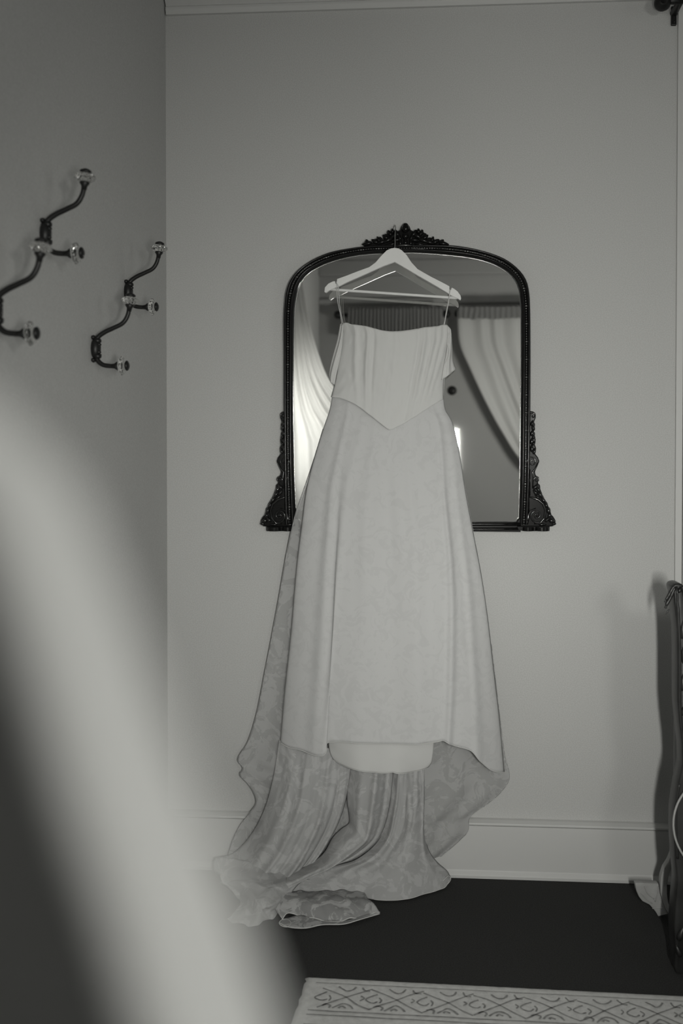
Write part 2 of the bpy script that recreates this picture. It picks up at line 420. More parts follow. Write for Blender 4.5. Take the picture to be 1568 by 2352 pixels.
# side scrolls
side = [(1216,944),(1222,944.5),(1227,946),(1231,951),(1230.5,960),(1226.5,969),(1229,974),(1228.6,984),(1225,990),(1229,994),(1228.5,1003),(1231,1010),(1228,1020),(1232,1030),(1229,1042),(1236,1051),(1239,1060),(1235,1070),(1228.5,1084),(1231,1093),(1237,1095),(1239,1101),(1235,1110),(1240.5,1114),(1241,1122),(1246,1136),(1252.5,1149),(1258,1156),(1259.5,1163),(1264.5,1169),(1265.5,1181),(1271,1187),(1276.5,1196),(1276,1205),(1270,1209.5),(1262,1210),(1188,1210),(1185,1200),(1190,1192),(1196,1188),(1214,1188),(1214,1050)]
def sx(x, s): return x if s > 0 else 934.5-(x-934.5)*.985
for s in (1, -1):
    def W_(x, y, Y): q = P(sx(x, s), y, -.03); q.y = Y; return q
    poly = [W_(a, b, 0) for a, b in side]
    so = MB().prism([(p.x, p.z) for p in poly], -.027, -.004).build('side_scroll', M_frame, mir, bevel=.003, smooth=False)
    rel = MB()
    # big volute
    sp = []
    for k in range(60):
        t = k/59; an = math.radians(-40+t*760); r = 2.2+t*t*15+t*2
        sp.append(W_(1232+math.cos(an)*r, 1184-math.sin(an)*r*1.05, -.031))
    sp = sp[:]
    rel.tube(sp, [.0024]*60, 8)
    rel.tube([W_(*q) for q in [(1214,1141,-.03),(1222,1143,-.031),(1236,1148,-.032),(1247,1158,-.033),(1252,1172,-.033),(1250,1190,-.032),(1240,1202,-.031),(1226,1203,-.03)]], [.0016,.003,.0035,.0035,.003,.0028,.0025,.002], 8)
    rel.tube([W_(*q) for q in [(1209,1203,-.03),(1212,1192,-.033),(1213,1182,-.033),(1219,1172,-.032),(1230,1167,-.031)]], [.005,.0035,.0022,.0018,.0012], 8)
    rel.blob(W_(1232, 1184, -.032), .0035, .004, .0035); rel.blob(W_(1210, 1199, -.031), .004, .006, .008)
    # small volute half-way and the one below
    for (cx_, cy_, R0, a0, tw) in ((1221, 1061, 11, 200, 560), (1232, 1102, 6, 200, 480), (1224, 955, 6, 180, 420)):
        sp = []
        for k in range(30):
            t = k/29; an = math.radians(a0-tw*t); r = R0*(1-t)+1
            sp.append(W_(cx_+math.cos(an)*r, cy_-math.sin(an)*r*1.05, -.030-.003*t))
        rel.tube(sp, [.0022-.0008*k/29 for k in range(30)], 8)
    rel.tube([W_(*q) for q in [(1235,1063,-.03),(1229,1076,-.032),(1222,1084,-.032),(1224,1100,-.031),(1223,1122,-.03)]], .0020, 8)
    rel.tube([W_(1214.5, y, -.030) for y in (1075, 1100, 1141)], .0016, 8); rel.tube([W_(1217, y, -.030) for y in (1078, 1105, 1139)], .0011, 8)
    for (x, y, r, w_, a) in ((1222,972,7,4,80),(1224,982,8,4,100),(1222,994,8,4,70),(1225,1003,6,3.5,110),(1221,1013,8,4,85),(1226,1018,6,3,60),(1221,1030,9,4,95),(1227,1036,8,3.5,75),
                             (1230,1118,8,4,50),(1236,1124,9,4,120),(1229,1131,8,4,130),(1240,1136,9,4,125),(1234,1142,8,3,140),(1247,1148,8,4,125),(1254,1160,7,4,110),(1259,1172,8,4,100),(1262,1183,7,4,80),(1257,1193,8,4,45),(1268,1197,8,5,-20),(1272,1203,5,4,0),(1246,1205,9,3,0)):
        ang = a if s > 0 else 180-a
        rel.blob(W_(x, y, -.030), r/757, .006, w_/757, math.radians(ang), taper=.3)
    rel.build('scroll_relief', M_relief, mir)
    # plinth foot with two bowed fronts
    pf = MB()
    poly = [W_(a, b, 0) for a, b in ((1186,1209),(1262,1209),(1261.5,1220),(1203,1220),(1190,1217))]
    pf.prism([(p.x, p.z) for p in poly], -.032, -.004)
    for (xa, xb) in ((1200, 1225), (1229, 1260)):
        A = W_((xa+xb)/2, 1210, -.026); B = W_((xa+xb)/2, 1219.5, -.026); rr = (xb-xa)/2/757
        vs = []; fs = []
        for k in range(13):
            an = math.pi*k/12
            for q in (A, B): vs.append(Vector((q.x+math.cos(an)*rr, -.03-math.sin(an)*.016, q.z)))
        for k in range(12): fs.append((2*k, 2*k+1, 2*k+3, 2*k+2))
        fs.append(tuple(2*k for k in range(13))); fs.append(tuple(2*k+1 for k in range(12, -1, -1)))
        pf.add(vs, fs)
    pf.build('plinth_foot', M_frame, mir, smooth=False, bevel=.001)

# ------------------------------------------------------------------ hanger
HY = -0.088
hng = thing('clothes_hanger', 'pale wooden clothes hanger hooked over the mirror crest, carrying the dress', 'hanger', P(906, 672, HY))
ho = [(745,671),(746,661),(754,652),(764,647),(769.5,646),(770.5,652),(773,652),(774,641.5),(796,633.5),(823,623),(848,614),(862,603.6),(876,587.5),(887.6,576),(897,571.5),(906,570),(915,571.5),(922,575),(933.5,586.4),(945,603.6),(958.7,618.5),(991,637),(1013.8,648.4),(1031.7,658),(1031.5,666),(1034.5,667),(1037,661),(1043,664),(1050.6,670),(1057,679),(1058.6,686),(1057,690),(1050,686),(1034.5,679),(1027.6,673.6),(1000,657),(961,634.6),(930,616),(906,602.5),(880.7,611.6),(840,630),(798,648.4),(775,660),(763.6,664),(754.5,669),(749,673)]
hp = [P(a, b, HY) for a, b in ho]
MB().prism([(p.x, p.z) for p in hp], HY-.0065, HY+.0065).build('shoulders', M_woodl, hng, smooth=False, bevel=.0012)
a = P(757, 664.5, HY); b = P(1050, 684.5, HY)
MB().tube([a.lerp(b, k/10) for k in range(11)], .0042, 12).build('trouser_bar', M_woodl, hng)
hk = [P(906, 575, HY), P(907, 560, HY), P(907, 545, HY), P(907.5, 532, HY+.002), P(908, 524, HY+.012), P(908, 519, HY+.030), P(908, 518, HY+.05), P(908, 521, HY+.066)]
MB().tube(cat_interp(hk, 26), .0016, 8).build('hook', M_steel, hng)

# ------------------------------------------------------------------ wedding dress
drs = thing('wedding_dress', 'long strapless white wedding gown with sheer floral train hanging before the mirror', 'dress', P(900, 1750, -.1))
def gather(u, v, s=1):
    d = 0
    for c, w_, a in ((.13,.02,.004),(.24,.016,.005),(.30,.014,-.003),(.50,.006,.0018),(.70,.014,-.003),(.76,.016,.004),(.84,.014,.004),(.90,.012,.003),(.96,.012,.003)):
        k = c + (0.5-c)*.25*v*v
        d += a*ridge(u, k, w_)*math.exp(-((v-.35)/.55)**2)
    return d
def bod(u, v):
    dy = -.052*math.sin(math.pi*min(max(u, 0), 1))**.55*(1-.25*v)
    dy -= gather(u, v)*1.5
    dy += .0016*nz(u*9, v*6)+.0016*nz(u*26-v*6*(u-.5), v*9)+.0009*nz(u*60-v*20*(u-.5), v*12)
    return Vector((0, dy, 0))
topc = PL([(783,748),(790,743.5),(797,743),(808,747.5),(823,749.5),(848,754.5),(881,763.5),(904,765.5),(938,762.5),(972,756),(1005,751.5),(1019,747.5),(1027,749),(1032,757)], -.072)
botc = PL([(760,912),(785,916),(817,930),(846,951),(882,979),(895,987.5),(909,983),(948,961),(996,930),(1018,917)], -.085)
lc = PL([(783,748),(787,760),(785,790),(778,830),(769,879),(760,912)], -.075)
rc = PL([(1032,757),(1031,780),(1026,815),(1021,850),(1018,885),(1018,917)], -.075)
lc[-1] = botc[0]; rc[-1] = botc[-1]; lc[0] = topc[0]; rc[0] = topc[-1]
v, f = coons(topc, botc, lc, rc, 90, 50, bod); obj('bodice', v, f, M_satin, drs, solid=.0015)
tb = PL([(781,744),(830,757),(900,774),(970,765),(1032,755)], -.052); bb = PL([(765,930),(900,950),(1018,925)], -.05)
v, f = coons(tb, bb, [tb[0], P(772, 850, -.05), bb[0]], [tb[-1], P(1022, 850, -.05), bb[-1]], 20, 12); obj('bodice_back', v, f, M_satin, drs, solid=.0015)

# draped off-shoulder sleeves
def slv(u, v): return Vector((0, -.012*math.sin(math.pi*u)-.003*math.sin(u*14+v*2), 0))
t_ = PL([(781,744),(786,745),(790,752)], -.066); b_ = PL([(757,872),(762,881),(769,884)], -.066)
l_ = PL([(781,744),(775,778),(765,815),(758,845),(756,862),(757,872)], -.064); r_ = PL([(790,752),(788,790),(780,830),(772,865),(769,884)], -.076)
v, f = coons(t_, b_, l_, r_, 14, 24, slv); obj('sleeve', v, f, M_satin, drs, solid=.0015)
t_ = PL([(1027,750),(1032,753),(1036,766)], -.07); b_ = PL([(1014,873),(1030,862),(1047,847)], -.066)
l_ = PL([(1027,750),(1028,775),(1025,810),(1018,845),(1014,873)], -.088); r_ = PL([(1036,766),(1038,801),(1039,824),(1043,838),(1047,847)], -.060)
v, f = coons(t_, b_, l_, r_, 14, 24, slv); obj('sleeve', v, f, M_satin, drs, solid=.0015)
m_ = MB(); m_.tube(cat_interp([P(*q) for q in [(1032,757,-.09),(1028,775,-.093),(1027,790,-.093),(1031,805,-.093),(1029,820,-.093),(1021,835,-.095)]], 20), .0011, 6); m_.build('sleeve_seam', M_satin, drs)

# hanging loops
def ribbon(pts, wd):
    m_ = MB(); m_.tube(cat_interp([P(*q) for q in pts], 24), wd, 8, flat=.35); return m_
ribbon([(770,652,-.080),(772,646,-.088),(773,652,-.097),(775,690,-.095),(782,725,-.085),(785,746,-.075)], .0016).build('hanging_loop', M_trimc, drs)
ribbon([(772,652,-.080),(773,648,-.088),(776,656,-.096),(780,700,-.09),(788,745,-.08)], .0018).build('hanging_loop', M_trimc, drs)
ribbon([(1034,668,-.080),(1033,664,-.088),(1033,668,-.097),(1030,690,-.095),(1025,718,-.088),(1019,748,-.08)], .0018).build('hanging_loop', M_trimc, drs)

# outer skirt
def skirt(u, v):
    a = .035+.075*v
    dy = -a*math.sin(math.pi*u)**.6
    for c0, c1, w0, w1, am in ((.16,.155,.02,.035,.010),(.30,.19,.03,.02,.008),(.52,.50,.03,.05,-.006),(.66,.60,.025,.035,.006),(.90,.72,.02,.014,.011),(.97,.86,.02,.03,.006),(.40,.36,.02,.05,.004)):
        c = c0+(c1-c0)*v; w_ = w0+(w1-w0)*v
        dy -= am*ridge(u, c, w_)*min(1, v*1.8+.1)
    dy += .004*nz(u*5, v*2)+.0015*nz(u*16, v*5)
    return Vector((0, dy, 0))
topc = PL([(764,900),(830,905),(895,905),(960,905),(1018,905)], -.060)
lc = PL([(764,900),(757,940),(742,985),(722,1050),(704,1120),(692,1210),(681,1300),(668,1450),(652,1600),(643,1703)], -.060)
rc = PL([(1018,905),(1022,940),(1036,965),(1047,1000),(1058,1060),(1069,1130),(1085,1215),(1105,1320),(1120,1420),(1134,1540),(1146,1640),(1158,1772)], -.060)
botc = PL([(643,1703),(665,1709),(690,1709),(720,1714),(745,1714),(754,1708),(757,1686),(775,1682),(830,1682),(900,1684),(960,1683),(1005,1680),(1014,1678),(1040,1691),(1078,1706),(1100,1733),(1128,1760),(1158,1772)], -.060)
v, f = coons(topc, botc, lc, rc, 130, 120, skirt); sk = obj('skirt', v, f, M_over, drs, solid=.001)
hem = [v[119*130+i] for i in range(130)]
MB().tube([p+Vector((0, -.001, 0)) for p in hem], .0012, 6).build('skirt_hem', M_trimc, drs)
# waist seam piping
m_ = MB(); ws_ = cat_interp([(760,912,0),(785,916,0),(817,930,0),(846,951,0),(882,979,0),(895,987.5,0),(909,983,0),(948,961,0),(996,930,0),(1018,917,0)], 50)
# lining
def lin(u, v): return Vector((0, -.09*math.sin(math.pi*(.1+.8*u))**.6+.003*math.sin(u*17)*v-.002*nz(u*8, v*3), 0))
t_ = PL([(756,1672),(830,1672),(900,1673),(960,1672),(1011,1670)], -.050)
b_ = PL([(768,1733),(783,1740),(815,1747),(850,1751),(885,1753),(903,1751),(912,1754),(945,1756),(982,1751)], -.050)
l_ = PL([(756,1672),(757,1700),(761,1720),(768,1733)], -.050); r_ = PL([(1011,1670),(998,1690),(994,1720),(990,1740),(982,1751)], -.050)
v, f = coons(t_, b_, l_, r_, 60, 20, lin); obj('lining', v, f, M_satin, drs, solid=.0012)
MB().tube([p for p in v[19*60:20*60]], .0010, 6).build('lining_hem', M_trimc, drs)
# hem turned over on the right
t_ = PL([(1014,1680),(1040,1690),(1075,1702),(1102,1712)], -.115); b_ = PL([(1016,1696),(1040,1702),(1065,1709),(1098,1716)], -.10)
v, f = coons(t_, b_, [t_[0], b_[0]], [t_[-1], b_[-1]], 30, 6, lambda u, v: Vector((0, -.006*math.sin(u*22), 0))); obj('turned_hem', v, f, M_satin, drs, solid=.001)
# the back of the skirt and train: a sheer layer behind everything
def back(u, v):
    dy = -.016*math.sin(math.pi*u)
    dy -= .006*math.sin(u*46+v*3)*v+.004*math.sin(u*23-v*5)
    dy += .004*nz(u*7, v*5)
    return Vector((0, dy, 0))
lc = PL([(742,985),(722,1050),(702,1110),(680,1175),(661,1260),(640,1380),(612,1530),(588,1650),(570,1705),(548,1747),(557,1757),(560,1766),(552,1776),(570,1797),(586,1822),(590,1842),(576,1864),(552,1895),(535,1930),(524,1965)], -.046)
rc = PL([(1045,985),(1057,1060),(1070,1130),(1086,1215),(1106,1320),(1121,1420),(1135,1540),(1148,1650),(1158,1730),(1169,1790),(1150,1820),(1122,1845),(1090,1868),(1078,1880),(1075,1910),(1056,1932),(1034,1952),(1012,1970)], -.046)
t_ = [lc[0], P(900, 985, -.046), rc[0]]; b_ = [lc[-1]]+PL([(650,1985),(800,1995),(950,1985)], -.05)+[rc[-1]]
v, f = coons(t_, b_, lc, rc, 90, 150, back); obj('sheer_back_layer', v, f, M_tulle, drs)
MB().tube([v[j*90]+Vector((0, -.001, 0)) for j in range(0, 150)], .0016, 6).build('back_edge', M_lace, drs)
MB().tube([v[j*90+89]+Vector((0, -.001, 0)) for j in range(70, 150)], .0010, 6).build('back_edge', M_lace, drs)

# train: left fall of folds
def fold_left(u, v):
    dy = -.05*math.sin(math.pi*u)**.8*(.4+.6*v)
    for c, w_, a in ((.22,.05,.010),(.40,.04,.012),(.55,.035,-.010),(.68,.035,.016),(.82,.025,-.012),(.92,.03,.014)):
        dy -= a*ridge(u, c+.05*math.sin(v*3), w_)*(.3+v)
    dy += .006*nz(u*6, v*4)+.003*nz(u*18, v*9)
    return Vector((0, dy, 0))
t_ = PL([(640,1700),(700,1705),(760,1715),(808,1745)], -.062)
l_ = PL([(640,1700),(628,1780),(606,1860),(570,1925),(530,1962),(494,1969,-.09)], -.062)
r_ = PL([(808,1745),(802,1790),(795,1835),(781,1880),(763,1918),(735,1965,-.1),(690,2015,-.15)], -.075)
b_ = PL([(494,1969,-.09),(520,2012,-.14),(570,2040,-.17),(630,2038,-.17),(690,2015,-.15)], -.12)
v, f = coons(t_, b_, l_, r_, 80, 80, fold_left); obj('train_fold', v, f, M_train, drs, solid=.0008)
# centre fall that curls to the left
def fold_mid(u, v):
    dy = -.045*math.sin(math.pi*u)**.8
    for c, w_, a in ((.3,.08,.005),(.62,.07,.014),(.85,.05,-.008)):
        dy -= a*ridge(u, c, w_)
    dy += .004*nz(u*5, v*5)
    return Vector((0, dy, 0))
t_ = PL([(806,1745),(850,1748),(905,1748)], -.07)
l_ = PL([(806,1745),(796,1835),(801,1875),(801,1889),(783,1903),(765,1920),(742,1960,-.1),(700,1990,-.13),(660,2005,-.15)], -.07)
r_ = PL([(905,1748),(896,1840),(880,1905),(862,1935,-.09),(820,1967,-.11),(770,1985,-.14),(730,1998,-.15),(665,2032,-.16)], -.075)
b_ = [l_[-1], Q(658, 2018, -.18), r_[-1]]
v, f = coons(t_, b_, l_, r_, 40, 90, fold_mid); obj('train_fold', v, f, M_train, drs, solid=.0008)
# right-centre fall
def fold_r(u, v):
    dy = -.035*math.sin(math.pi*u)**.7*(.5+.8*v)
    for c, w_, a in ((.18,.05,.010),(.42,.06,-.006),(.70,.08,.008),(.93,.03,.007)):
        dy -= a*ridge(u, c, w_)
    dy += .010*nz(u*4+5, v*5)*v+.004*nz(u*12, v*9)
    return Vector((0, dy, 0))
t_ = PL([(903,1748),(940,1750),(978,1752)], -.062)
l_ = PL([(903,1748),(893,1850),(872,1925),(820,1972,-.1),(760,1990,-.13),(700,2012,-.16),(655,2042,-.19)], -.065)
r_ = PL([(978,1752),(975,1830),(974,1900),(984,1950),(1006,1982,-.055),(1028,2002,-.06),(1034,2014,-.06)], -.056)
b_ = PL([(655,2042,-.19),(740,2043,-.16),(830,2047,-.14),(900,2050,-.12),(960,2044,-.11),(1010,2036,-.09),(1026,2028,-.08),(1034,2014,-.06)], -.1)
v, f = coons(t_, b_, l_, r_, 80, 90, fold_r); obj('train_fold', v, f, M_train, drs, solid=.0008)
MB().tube([p+Vector((0, -.001, .001)) for p in v[89*80+40:90*80]], .0012, 6).build('train_hem', M_trimc, drs)
MB().tube(cat_interp([Q(*q) for q in [(1000,2036,-.10),(1015,2038,-.10),(1028,2030,-.09),(1035,2018,-.075),(1030,2012,-.08),(1018,2022,-.10),(1006,2034,-.105)]], 30), .0012, 6).build('train_hem', M_trimc, drs)
# left heap on the floor
def heap(u, v):
    b = math.sin(math.pi*u)*math.sin(math.pi*v)
    return Vector((0, -.06*b-.020*nz(u*4, v*4)-.008*nz(u*11, v*11)-.012*math.sin(v*16-u*5)*b, .035*b+.008*nz(u*6+4, v*6)))
t_ = PL([(494,1969,-.09),(540,1972,-.11),(600,1984,-.13),(690,2000,-.14),(740,2000,-.14)], -.12)
l_ = PL([(494,1969,-.09),(490,1985,-.10),(498,2006,-.12),(512,2020,-.13),(505,2028,-.15),(530,2048,-.18),(552,2068,-.22),(535,2095,-.27),(522,2110,-.3)], -.12)
r_ = PL([(740,2000,-.14),(700,2025,-.18),(668,2045,-.21),(655,2065,-.24),(648,2078,-.27)], -.2)
b_ = PL([(522,2110,-.3),(555,2122,-.33),(584,2131,-.33),(612,2116,-.31),(632,2106,-.30),(648,2078,-.27)], -.3)
v, f = coons(t_, b_, l_, r_, 60, 60, heap); obj('train_heap', v, f, M_train, drs, solid=.0008)
# patterned hem lying in front
def lap(u, v):
    return Vector((0, -.02*math.sin(math.pi*v), .018*math.sin(math.pi*v)+.006*nz(u*9, v*4)+.004*math.sin(u*20)*v))
t_ = PL([(660,2046,-.21),(710,2046,-.2),(770,2044,-.19),(836,2048,-.17)], -.2)
l_ = PL([(660,2046,-.21),(640,2062,-.24),(628,2078,-.27),(636,2098,-.30),(648,2112,-.32)], -.2)
r_ = PL([(836,2048,-.17),(845,2068,-.21),(862,2085,-.25),(872,2098,-.28)], -.2)
b_ = PL([(648,2112,-.32),(665,2100,-.31),(690,2102,-.31),(725,2112,-.32),(770,2116,-.33),(810,2112,-.32),(842,2100,-.30),(872,2098,-.28)], -.3)
v, f = coons(t_, b_, l_, r_, 70, 30, lap); obj('train_lace_edge', v, f, M_lace, drs, solid=.0008)
MB().tube([p+Vector((0, -.001, .001)) for p in v[29*70:30*70]], .0014, 6).build('train_hem', M_trimc, drs)
b2 = PL([(642,2120,-.32),(660,2129,-.33),(700,2132,-.34),(740,2124,-.34),(790,2122,-.34),(825,2112,-.33),(872,2098,-.28)], -.3)
t2 = PL([(648,2112,-.32),(690,2102,-.31),(740,2112,-.32),(800,2112,-.32),(845,2100,-.30),(872,2096,-.28)], -.3)
v, f = coons(t2, b2, [t2[0], b2[0]], [t2[-1], b2[-1]+Vector((0, -.001, -.001))], 50, 8); obj('train_lace_edge', v, f, M_lace, drs, solid=.0008)
MB().tube([p+Vector((0, -.001, .001)) for p in v[7*50:8*50]], .0013, 6).build('train_hem', M_trimc, drs)
MB().tube(cat_interp([Q(*q) for q in [(646,2113,-.325),(656,2111,-.325),(668,2120,-.33),(660,2129,-.335),(648,2127,-.335),(641,2120,-.33),(646,2113,-.325)]], 24), .0013, 6).build('train_hem', M_trimc, drs)

# ------------------------------------------------------------------ coat hooks on the left wall
def make_hook(name, label, Z, z, parts_up=.096, parts_dn=-.040):
    Y = CAM.y+Z
    h = thing(name, label, 'coat hook', (XL, Y, z), 'coat hooks on the left wall')
    O = Vector((XL, Y, z))
    def W3(x, zz, y=0): return O+Vector((x, y, zz))
    m_ = MB()       # cast back plate
    m_.blob(W3(.009, .0), .012, .015, .025, nu=12, nv=10); m_.blob(W3(.013, .018), .010, .010, .008); m_.blob(W3(.013, -.018), .010, .010, .008)
    for k in range(6): m_.blob(W3(.014+.003*math.sin(k*2.1), -.015+k*.006, .006*math.cos(k*2.6)), .0075, .005, .0045)
    m_.blob(W3(.004, .026), .006, .010, .006); m_.blob(W3(.004, -.027), .006, .010, .006)
    m_.build('back_plate', M_iron, h)
    up = cat_interp([W3(*q) for q in [(.006,.008),(.014,.026),(.030,.038),(.052,.048),(.075,.060),(.086,.078),(.090,.100)]], 30)
    MB().tube(up, [.0058-.0008*k/29 for k in range(30)], 10).build('arm', M_iron, h)
    dn = cat_interp([W3(*q) for q in [(.006,-.010),(.014,-.028),(.026,-.038),(.042,-.041),(.060,-.041)]], 24)
    MB().tube(dn, [.0058-.0006*k/23 for k in range(24)], 10).build('arm', M_iron, h)
    for base, ax in ((W3(.0905, .100), Vector((.10, 0, .99))), (W3(.060, -.041), Vector((1, 0, .02)))):
        ax = ax.normalized()
        MB().lathe([(-.014,.005),(-.006,.0062),(0,.0105),(.003,.0095)], base, ax, 14).build('cup', M_iron, h)
        MB().lathe([(.002,.007),(.005,.014),(.010,.0205),(.015,.0195),(.019,.012),(.021,.009)], base, ax, 24, .10, 8).build('glass_knob', M_cry, h, smooth=False)
        MB().lathe([(.020,.0095),(.023,.0125),(.026,.011),(.029,.005)], base, ax, 14).build('end_cap', M_iron, h)
    return h
def hookpos(kx, ky, out=.093, up=.112):
    p = LW(kx, ky, XL+out); return p.y-CAM.y, p.z-up
for (kx, ky, nm, lb) in ((197,407,'coat_hook','dark iron double coat hook with glass knobs, whole and highest on the left wall'),
                         (95,568,'coat_hook','dark iron double coat hook with glass knobs, cut off by the photo\'s left edge'),
                         (367,570,'coat_hook','dark iron double coat hook with glass knobs, nearest the room corner'),
                         (300,690,'coat_hook','dark iron double coat hook with glass knobs, lowest, below the one nearest the corner')):
    Z, z = hookpos(kx, ky); make_hook(nm, lb, Z, z)

# ------------------------------------------------------------------ rug
A = F(703, 2240, .012); Bf = F(1560, 2283, .012); dx = (Bf-A); dx.z = 0; ux = dx.normalized(); uy = Vector((ux.y, -ux.x, 0))
if uy.y > 0: uy = -uy
Lc = F(668, 2345, .012)
skew = (Lc-A).dot(ux)/(Lc-A).dot(uy)
rug = thing('patterned_rug', 'pale carved-pile rug with lattice border lying on the dark floor', 'rug', A)
def R(a, b, z=.012): return A+ux*(a+skew*b)+uy*b+Vector((0, 0, z-.012))
vs = []; fs = []; NX = 240; NY = 40; LX = 1.9; LY = 1.5
for j in range(NY+1):
    for i in range(NX+1):
        b = LY*(j/NY)**1.6; a = LX*i/NX
        e = .004*nz(i*.9, j*.3) + .0035*random.uniform(-1, 1) if j == 0 else 0
        ea = .003*random.uniform(-1, 1)+.012*(1-math.cos(min(b, .5)*3))*0 if i == 0 else 0
        edge = min(1, min(a, b, LX-a, LY-b)/.012)
        vs.append(R(a+ea, b+e, .004+.009*math.sqrt(max(edge, 0)) + .0006*nz(a*60, b*60)))
for j in range(NY):
    for i in range(NX): fs.append((j*(NX+1)+i, j*(NX+1)+i+1, (j+1)*(NX+1)+i+1, (j+1)*(NX+1)+i))
obj('pile', vs, fs, M_rug, rug)
pt = MB()
def strip(pts, wd):
    pts = [Vector(p) for p in pts]; vs = []; fs = []
    for i, p in enumerate(pts):
        t = (pts[min(i+1, len(pts)-1)]-pts[max(i-1, 0)]).normalized(); nr = Vector((-t.y, t.x, 0))
        w_ = 1.45*wd*(.7+.6*abs(nz(p.x*90, p.y*90)))
        vs += [p+nr*w_, p-nr*w_]
    for i in range(len(pts)-1): fs.append((2*i, 2*i+1, 2*i+3, 2*i+2))
    pt.add(vs, fs)
ZP = .0145
def jl(pts, wd=.0016, n=14):
    q = cat_interp([R(a+.0018*random.uniform(-1, 1), b+.0018*random.uniform(-1, 1), ZP) for a, b in pts], n); strip(q, wd)
for b in (.034, .149, .166, .205, .30, .32, .37):
    strip([R(a*.02+.03, b+.0012*nz(a*.5, b*90), ZP) for a in range(0, 92)], .0016 if b != .034 else .0011)
for b0 in (.045,):
    k = 0; a = .05
    while a < 1.8:
        Wd = .118; H = .092
        jl([(a, b0+.01), (a+Wd*.25, b0+H*.28), (a+Wd*.5, b0+H*.5), (a+Wd*.75, b0+H*.78), (a+Wd, b0+H)], .0015)
        jl([(a, b0+H), (a+Wd*.25, b0+H*.75), (a+Wd*.5, b0+H*.5), (a+Wd*.75, b0+H*.25), (a+Wd, b0+.005)], .0015)
        jl([(a+.012, b0+H*.3), (a-.004, b0+H*.42), (a-.012, b0+H*.55), (a+.006, b0+H*.68), (a+.016, b0+H*.6)], .0017)
        jl([(a+Wd*.32, b0+.002), (a+Wd*.42, b0+.014), (a+Wd*.5, b0+.020), (a+Wd*.60, b0+.014), (a+Wd*.66, b0)], .0018)
        jl([(a+Wd*.30, b0+H), (a+Wd*.40, b0+H-.014), (a+Wd*.5, b0+H-.022), (a+Wd*.62, b0+H-.014), (a+Wd*.70, b0+H)], .0019)
        jl([(a+Wd*.42, b0+H*.98), (a+Wd*.47, b0+H-.008), (a+Wd*.55, b0+H-.004)], .0022)
        jl([(a+Wd*.16, b0+H*.45), (a+Wd*.22, b0+H*.55), (a+Wd*.18, b0+H*.68)], .0016)
        jl([(a+Wd*.80, b0+H*.42), (a+Wd*.86, b0+H*.5), (a+Wd*.80, b0+H*.6)], .0016)
        jl([(a+.01, b0+H*.9), (a+.018, b0+H*.82), (a+.03, b0+H*.88), (a+.026, b0+H)], .0019)
        jl([(a+Wd-.025, b0+.0), (a+Wd-.018, b0+.014), (a+Wd-.006, b0+.016)], .0017)
        a += Wd; k += 1
o = pt.build('carved_pattern', M_rugd, rug, smooth=False); o['kind'] = 'stuff'

# ------------------------------------------------------------------ dark carved bed at the right edge
BY = -.50
bed = thing('bedstead', 'dark carved wooden bed end at the photo\'s right edge', 'bed', P(1560, 2220, BY))
bed.location.z = 0
def BP(x, y): q = P(x, y, BY); return (q.x, q.z)
sil = [(1535,1346),(1538,1339),(1543,1337),(1550,1336),(1558,1337),(1563,1342),(1568,1356),(1574,1372),(1590,1395),(1660,1400),(1660,2010),(1600,2030),(1588,2120),(1578,2215),(1562,2228),(1545,2224),(1541,2205),(1544,2170),(1540,2120),(1544,2060),(1548,2010),(1543,1960),(1540,1900),(1541,1850),(1550,1790),(1560,1745),(1558,1700),(1552,1650),(1548,1600),(1548,1500),(1547,1440),(1542,1390),(1539,1360)]
pb = [BP(a, b) for a, b in sil]
minz = min(p[1] for p in pb); pb = [(p[0], max(p[1], .002)) for p in pb]
MB().prism(pb, BY-.03, BY+.03).build('post', M_darkw, bed, bevel=.006, smooth=True)
a = P(1655, 1420, BY); x1 = 2.2
MB().box((a.x-.02, BY-.02, .35), (x1, BY+.02, a.z-.02)).build('panel', M_darkw, bed, smooth=False, bevel=.005)
m_ = MB(); m_.tube([Vector((a.x-.04+(x1-a.x+.04)*k/10, BY, a.z+.01*math.sin(k*.3))) for k in range(11)], .03, 12); m_.build('top_rail', M_darkw, bed)
MB().prism([(x1-.05, .002), (x1+.03, .002), (x1+.04, a.z+.05), (x1-.05, a.z+.05)], BY-.03, BY+.03).build('post', M_darkw, bed, bevel=.006)
MB().box((a.x+.02, -2.2, .28), (a.x+.06, BY, .46)).build('side_rail', M_darkw, bed, smooth=False, bevel=.005)
MB().box((x1-.06, -2.2, .28), (x1-.02, BY, .46)).build('side_rail', M_darkw, bed, smooth=False, bevel=.005)
MB().box((a.x-.01, -2.26, .002), (x1+.01, -2.2, .95)).build('head_panel', M_darkw, bed, smooth=False, bevel=.008)
def BPv(x, y, Y=BY-.032): q = P(x, y, BY); q.y = Y; return q
for pts, rr in (([(1541,1342),(1537,1346),(1532,1355),(1525,1367),(1518,1378)], [.004,.0045,.004,.0035,.002]),
                ([(1541,1346),(1536,1358),(1530,1371),(1523,1383),(1520,1392)], [.004,.0045,.004,.0045,.003]),
                ([(1529,1394),(1525,1400),(1521,1406)], [.0015,.002,.001]),
                ([(1545,1342),(1547,1362),(1549,1400),(1552,1460),(1553,1540),(1553,1620),(1560,1690),(1570,1740)], [.003,.004,.004,.004,.004,.004,.004,.004]),
                ([(1558,1342),(1562,1356),(1566,1380),(1568,1440)], [.004]*4),
                ([(1552,1790),(1546,1830),(1544,1890),(1548,1960)], [.003]*4)):
    q = cat_interp([BPv(*p) for p in pts], 24)
    R_ = [rr[min(int(k/24*len(rr)), len(rr)-1)] for k in range(24)]
    MB().tube(q, R_, 8).build('carved_molding', M_darkw, bed)
